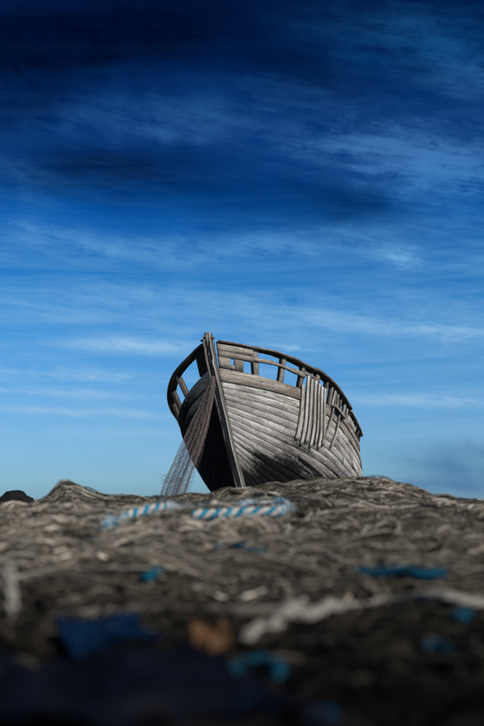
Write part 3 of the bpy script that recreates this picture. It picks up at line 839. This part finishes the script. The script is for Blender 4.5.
# ------------------------------------------------------------------ real net sheets
def diamond(Pfun, na, ns, r, jit=0.0, seed=0):
    """knotted diamond mesh over a sheet function (a,s)->xyz"""
    rr = np.random.default_rng(seed)
    a, s = np.meshgrid(np.linspace(0, 1, na), np.linspace(0, 1, ns), indexing='ij')
    P = Pfun(a, s) + rr.normal(size=(na, ns, 3)) * jit
    i, j = np.meshgrid(np.arange(na), np.arange(ns - 1), indexing='ij'); ok = (i + j) % 2 == 0
    e = []
    m = ok & (i + 1 < na); e.append(np.stack([P[i[m], j[m]], P[i[m] + 1, j[m] + 1]], 1))
    m = ok & (i - 1 >= 0); e.append(np.stack([P[i[m], j[m]], P[i[m] - 1, j[m] + 1]], 1))
    e = np.concatenate(e)
    keep = rr.random(len(e)) > 0.04
    return tubes(e[keep], np.full(keep.sum(), r), 3)


def at_px(px, py, Y):
    c, s = math.cos(PITCH), math.sin(PITCH); u = (px - PCX) / FPX; w = (PCY - py) / FPX
    d = np.array([u, c - w * s, s + w * c]); d = d / d[1] * Y
    return d


# net hung from the stem head, trailing to the ground
hp = [(213, 377, 14.86), (211, 388, 14.74), (206, 404, 14.66), (198, 428, 14.58), (188, 455, 14.50), (178, 480, 14.44), (170, 505, 14.4), (164, 530, 14.36), (160, 540, 14.3)]
HPW = np.array([at_px(*q) for q in hp])
HW = np.array([0.05, 0.11, 0.21, 0.36, 0.47, 0.50, 0.47, 0.5, 0.6])
HS = np.linspace(0, 1, len(hp))


def hang(seed, wk, shift, dy):
    def f(a, s):
        P = np.stack([np.interp(s, HS, HPW[:, k]) for k in range(3)], -1)
        w = np.interp(s, HS, HW) * wk
        lat = (a - 0.5) + 0.10 * np.sin(a * 17 + seed + s * 2)
        P[..., 0] += lat * w * 0.95 + shift * w + 0.03 * fbm(s * 5 + seed, a * 3, seed, 2)
        P[..., 2] += lat * w * 0.35
        P[..., 1] += dy + 0.05 * np.sin(a * 13 + seed * 2 + s * 3) * np.minimum(1, s * 6) + 0.04 * fbm(s * 6, a * 4 + seed, seed + 2, 2)
        P[..., 2] += CZ
        return P
    return f


M_NET = plain('brown_monofilament_net', (0.25, 0.205, 0.195), (0.13, 0.105, 0.10), 30, rough=0.6, bumpk=0.1)
hn = []
for i, (wk, sh, dy, na) in enumerate(((1.0, 0.0, 0.0, 30), (0.8, 0.14, 0.03, 28), (0.7, -0.12, -0.04, 26), (0.6, 0.12, -0.07, 22))):
    hn.append(diamond(hang(i, wk, sh, dy), int(na * 1.5), 170, 0.0013, 0.006, i))
V = np.concatenate([v for v, q in hn]); Q = []; off = 0
for v, q in hn: Q.append(q + off); off += len(v)
net = mesh_np('hanging_net', V, np.concatenate(Q), M_NET)
tag(net, 'brown fine-mesh fishing net hanging from the bow down to the ground', 'fishing net')
# headrope of that net, with frayed ends
hr = np.array([[np.interp(s, HS, HPW[:, k]) for k in range(3)] for s in np.linspace(0, 1, 40)])
hr[:, 2] += CZ
ropes = []
for k in range(5):
    q = hr.copy(); q[:, 0] += (np.interp(np.linspace(0, 1, 40), HS, HW)) * (-0.35 + 0.17 * k) + 0.012 * np.sin(np.linspace(0, 14, 40) + k); q[:, 1] -= 0.05 + 0.01 * k; ropes.append(q)
v_, q_ = tubes(np.array(ropes), np.full(5, 0.003), 5)
mesh_np('headrope', v_, q_, M_NET, net, smooth=True)
# frayed tassel blown out to the side
fr = []
rf = np.random.default_rng(3)
for k in range(14):
    a = at_px(158 + rf.random() * 8, 472 + rf.random() * 10, 14.45); b = at_px(176 + rf.random() * 8, 478 + rf.random() * 14, 14.45)
    s = np.linspace(0, 1, 6)[:, None]; q = a + (b - a) * s; q[:, 2] += CZ + 0.03 * np.sin(s[:, 0] * 3 + k); fr.append(q)
v_, q_ = tubes(np.array(fr), np.full(14, 0.0016), 3)
mesh_np('frayed_tassel', v_, q_, M_NET, net)


def heap_net(name, label, px, py, w, d, rot, col, cell=0.02, r=0.0012, seed=0, lift=0.02):
    c = hit(px, py); cr, sr = math.cos(rot), math.sin(rot)
    def f(a, s):
        u = (a - 0.5) * w * (1 + 0.25 * fbm(s * 4, a * 2, seed, 2)); v = (s - 0.5) * d * (1 + 0.25 * fbm(a * 4, s * 2, seed + 1, 2))
        x = c[0] + u * cr - v * sr; y = c[1] + u * sr + v * cr
        z = heap(x, y) + 0.012 + lift * np.abs(fbm(x * 22, y * 26, seed + 3, 2)) + CZ
        return np.stack([x, y, z], -1)
    v_, q_ = diamond(f, int(w / cell), int(d / cell), r, 0.0035, seed)
    o = mesh_np(name, v_, q_, plain(name + '_cord', col, tuple(k * .6 for k in col), 50))
    return tag(o, label, 'fishing net')


heap_net('fishing_net', 'beige fishing net spread over the mound crest in front of the boat', 345, 497, 1.0, 0.9, 0.15, (0.30, 0.275, 0.225), 0.022, 0.0018, 1, 0.04)
heap_net('fishing_net', 'grey fishing net folded over the low peak beside the dark rope', 62, 500, 0.9, 0.7, -0.2, (0.22, 0.21, 0.18), 0.022, 0.0018, 2, 0.04)
heap_net('fishing_net', 'dark green fishing net below the teal and white rope', 190, 545, 0.9, 0.5, 0.1, (0.06, 0.062, 0.042), 0.018, 0.0014, 3, 0.03)
heap_net('fishing_net', 'brown fishing net behind the long pale rope', 360, 565, 0.9, 0.5, -0.1, (0.10, 0.085, 0.062), 0.018, 0.0014, 4, 0.03)


# ------------------------------------------------------------------ ropes laid on the heap
def path_on_heap(pts, n, lift=0.01):
    W_ = np.array([hit(*p) for p in pts]); s = np.concatenate([[0], np.cumsum(np.linalg.norm(np.diff(W_, axis=0), axis=1))]); s /= s[-1]
    u = np.linspace(0, 1, n); P = np.stack([np.interp(u, s, W_[:, k]) for k in range(3)], -1)
    for _ in range(3): P[1:-1] = (P[:-2] + 2 * P[1:-1] + P[2:]) / 4
    hz = heap(P[:, 0], P[:, 1])
    for _ in range(6): hz[1:-1] = np.maximum(hz[1:-1], (hz[:-2] + hz[2:]) / 2)
    P[:, 2] = hz + lift + 0.018 + CZ
    return P


def laid_rope(name, label, P, r, cols, turns_per_m=14, group=None, cat='rope', fray=0):
    """three-strand laid rope: each strand a part"""
    root = empty(name, tuple(P[len(P) // 2]))
    tag(root, label, cat, group)
    L = np.concatenate([[0], np.cumsum(np.linalg.norm(np.diff(P, axis=0), axis=1))])
    n = max(24, int(L[-1] * turns_per_m * 9)); n = min(n, 420)
    u = np.linspace(0, L[-1], n); C = np.stack([np.interp(u, L, P[:, k]) for k in range(3)], -1)
    T = np.gradient(C, axis=0); T /= np.linalg.norm(T, axis=1, keepdims=True)
    S = np.cross(T, (0, 0, 1.0)); S /= np.linalg.norm(S, axis=1, keepdims=True); U = np.cross(S, T)
    for k, c in enumerate(cols):
        a = u * turns_per_m * 2 * np.pi + k * 2 * np.pi / len(cols)
        H = C + (S * np.cos(a)[:, None] + U * np.sin(a)[:, None]) * r * 0.52
        rad_ = np.full(n, r * 0.56); rad_[0] = rad_[-1] = r * 0.2
        v_, q_ = tubes(H[None] - P[len(P) // 2], rad_[None], 7)
        mesh_np('strand', v_, q_, c, root, smooth=True)
    if fray:
        rf_ = np.random.default_rng(int(L[-1] * 1000)); m_ = fray; ii = rf_.integers(2, n - 2, m_); K = 6
        q = np.zeros((m_, K, 3)); p = C[ii] - P[len(P) // 2]; d = rf_.normal(size=(m_, 3)) * 0.5; d[:, 2] = np.abs(d[:, 2]) * 0.7; d = d + T[ii] * rf_.normal(size=(m_, 1))
        d /= np.linalg.norm(d, axis=1, keepdims=True)
        for k in range(K):
            q[:, k] = p + d * r * (0.8 + 0.45 * k) ; d[:, 2] -= 0.12; d += rf_.normal(size=d.shape) * 0.12
        for w_, mm in enumerate(dict.fromkeys(cols)):
            v_, q_ = tubes(q[w_::2], np.full(len(q[w_::2]), r * 0.05), 3); mesh_np('frayed_fibres', v_, q_, mm, root)['kind'] = 'stuff'
    return root


M_TEAL = plain('teal_rope_fibre', (0.010, 0.20, 0.30), (0.005, 0.11, 0.19), 160)
M_TEAL2 = plain('deep_teal_fibre', (0.004, 0.050, 0.085), (0.002, 0.025, 0.045), 120)
M_TEAL3 = plain('faded_teal_fibre', (0.005, 0.075, 0.115), (0.0025, 0.038, 0.062), 120)
M_CREAM = plain('cream_rope_fibre', (0.50, 0.455, 0.41), (0.32, 0.28, 0.25), 160)
M_BLUE = plain('blue_rope_fibre', (0.001, 0.030, 0.085), (0.0005, 0.014, 0.04), 90)
M_HEMP = plain('grey_hemp_fibre', (0.12, 0.111, 0.096), (0.065, 0.058, 0.049), 140)
M_HEMP2 = plain('bleached_hemp_fibre', (0.26, 0.245, 0.215), (0.14, 0.128, 0.11), 140)
M_DARKR = plain('dark_blue_grey_rope', (0.03, 0.04, 0.055), (0.015, 0.02, 0.027), 60)

P = path_on_heap([(104, 536), (122, 524), (145, 518), (165, 515), (190, 512), (215, 511), (245, 509), (268, 507), (282, 508), (287, 513), (280, 519), (255, 519), (230, 520), (205, 521), (192, 523)], 160, 0.027)
laid_rope('twisted_rope', 'thick teal and cream twisted rope doubled back on itself below the boat', P, 0.0125, [M_TEAL, M_CREAM, M_TEAL, M_CREAM], 13, fray=1800)
P = path_on_heap([(60, 541), (50, 534), (40, 520)], 30, 0.012)
scraps = [
    ('short teal rope end left of the doubled teal and cream rope', [(84, 545), (90, 541), (97, 544), (93, 549), (86, 548)], 0.009, M_TEAL3),
    ('teal rope tail tucked into the net under the doubled rope', [(214, 553), (226, 549), (240, 551), (250, 556), (262, 553)], 0.010, M_TEAL3),
    ('teal rope stub above the pale flat band of net', [(144, 581), (150, 576), (157, 573), (166, 572)], 0.008, M_TEAL3),
    ('tiny teal rope scrap close under the boat stem', [(274, 503), (281, 502), (288, 504)], 0.010, M_TEAL),
    ('dull blue rope half buried in the right flank of the mound', [(352, 573), (372, 576), (395, 573), (420, 578), (446, 574)], 0.008, M_TEAL2),
    ('small blue rope end beyond the long pale rope', [(455, 618), (464, 613), (473, 616)], 0.006, M_TEAL2),
    ('teal rope tail beside the rust-brown scrap', [(226, 672), (244, 664), (262, 661), (280, 668), (274, 676)], 0.006, M_TEAL2),
    ('blue rope sunk into the near dark net', [(238, 718), (260, 708), (285, 712), (310, 722), (332, 719)], 0.007, M_BLUE),
    ('short teal rope end low in the dark net', [(424, 648), (436, 645), (448, 650)], 0.005, M_TEAL2),
]
for lab, pts, r, mt in scraps:
    laid_rope('rope_scrap', lab, path_on_heap(pts, 40, r * 0.7 + 0.008), r, [mt, mt, mt], 0.11 / r, 'blue rope scraps in the nets')
laid_rope('hemp_rope', 'long pale grey hemp rope snaking across the near nets', path_on_heap([(246, 633), (262, 624), (288, 617), (320, 611), (350, 604), (385, 598), (420, 595), (455, 599), (490, 602)], 80, 0.010), 0.0062, [M_HEMP2] * 3, 15)
laid_rope('hemp_rope', 'short pale rope end forked beside the long hemp rope', path_on_heap([(244, 641), (258, 634), (275, 628), (292, 606), (304, 600)], 40, 0.010), 0.0080, [M_HEMP2] * 3, 13)
laid_rope('hemp_rope', 'pale rope lying straight across the nets above the rust-brown scrap', path_on_heap([(60, 607), (110, 603), (160, 601), (205, 601), (245, 603), (290, 600), (340, 598)], 60, 0.002), 0.006, [M_HEMP] * 3, 16)
laid_rope('dark_rope', 'dark blue-grey rope running along the skyline from the low peak', path_on_heap([(84, 488), (100, 491), (120, 494.5), (140, 497), (165, 499)], 50, 0.016), 0.012, [M_DARKR] * 3, 9)

# upright stiff strand near the lens on the left
b0 = hit(15, 608); stp = np.array([b0 + np.array([-0.0022 * k + 0.0006 * math.sin(k), 0.004 * k, 0.0125 * k]) for k in np.linspace(-1, 6, 14)]); stp[:, 2] += CZ
laid_rope('rope_end', 'stiff pale rope end standing up out of the nets', stp, 0.0068, [M_HEMP2] * 3, 18)


def crumple(name, label, cat, px, py, w, d, rot, amp, mat, seed, z0=0.012, thick=0.003, n=44, fx=9.0):
    c = hit(px, py); g = np.linspace(-0.5, 0.5, n); A, B = np.meshgrid(g, g, indexing='ij')
    edge = 1 + 0.16 * fbm(A * 5 + seed, B * 5, seed, 2)
    u = A * w * edge; v = B * d * edge
    x = c[0] + u * math.cos(rot) - v * math.sin(rot); y = c[1] + u * math.sin(rot) + v * math.cos(rot)
    rid = 1 - np.abs(fbm(A * fx * 0.6 + seed, B * fx + seed, seed + 2, 3)) * 1.6
    z = heap(x, y) + z0 + amp * np.clip(rid, 0, 1) + CZ
    top = np.stack([x, y, z], -1).reshape(-1, 3); bot = top - np.array([0, 0, thick])
    i = np.arange(n * n).reshape(n, n)
    Q = np.stack([i[:-1, :-1], i[1:, :-1], i[1:, 1:], i[:-1, 1:]], -1).reshape(-1, 4)
    ring = np.concatenate([i[0, :], i[1:, -1], i[-1, -2::-1], i[-2:0:-1, 0]]); r2 = np.roll(ring, -1)
    S = np.stack([ring, ring + n * n, r2 + n * n, r2], -1)
    o = mesh_np(name, np.concatenate([top, bot]), np.concatenate([Q, Q[:, ::-1] + n * n, S]), mat, smooth=True)
    return tag(o, label, cat)


M_NAVY = plain('navy_black_sheet', (0.0018, 0.003, 0.008), (0.001, 0.0014, 0.003), 18, rough=0.7)
M_BSHEET = plain('blue_sheet', (0.001, 0.015, 0.048), (0.0004, 0.005, 0.016), 18, rough=0.7)
M_RUSTY = plain('rust_brown_leather', (0.125, 0.070, 0.034), (0.05, 0.026, 0.014), 45)
crumple('tarpaulin', 'black-navy crumpled tarpaulin covering the near corner of the nets', 'tarpaulin', 62, 700, 0.25, 0.26, 0.2, 0.022, M_NAVY, 3, z0=0.026, fx=6.0)
crumple('tarpaulin_scrap', 'bright blue crumpled scrap of sheet at the edge of the navy tarpaulin', 'tarpaulin', 104, 645, 0.075, 0.16, 0.25, 0.020, M_BSHEET, 5, z0=0.026, fx=5.0)
crumple('leather_scrap', 'rust-brown curled scrap of leather lying in the nets', 'scrap', 212, 641, 0.036, 0.07, 0.1, 0.022, M_RUSTY, 8, z0=0.016)

# ------------------------------------------------------------------ distant heap under a black sheet
def far_heap():
    n, m = 48, 14; an = np.linspace(0, 2 * np.pi, n, endpoint=False)
    prof = [(1.75, 0), (1.5, 0.25), (1.15, 0.8), (0.90, 1.36), (0.82, 1.60), (0.62, 1.66), (0.48, 1.76), (0.38, 1.87), (0.26, 1.91), (0.12, 1.93), (0.0, 1.935)]
    V = []
    for k, (r, z) in enumerate(prof):
        q = r * (1 + 0.16 * fbm(np.cos(an) * 1.6 + 3, np.sin(an) * 1.6 + k * .25, 4, 3))
        V.append(np.stack([q * np.cos(an), 0.7 * q * np.sin(an), z + 0.07 * fbm(np.cos(an) * 3, np.sin(an) * 3 + k, 6, 2) * (0 < k < 10)], -1))
    V = np.array(V); i = np.arange(len(prof) * n).reshape(len(prof), n); a, b = i[:-1], i[1:]
    Q = np.stack([a, np.roll(a, -1, 1), np.roll(b, -1, 1), b], -1).reshape(-1, 4)
    o = mesh_np('covered_heap', V.reshape(-1, 3), Q, plain('black_sheet', (0.014, 0.014, 0.016), (0.006, 0.006, 0.007), 6), smooth=True)
    o.location = (-10.05, 45, -0.02)
    tag(o, 'low black sheet-covered heap far off on the beach', 'heap')


far_heap()
SC.render.engine = 'CYCLES'
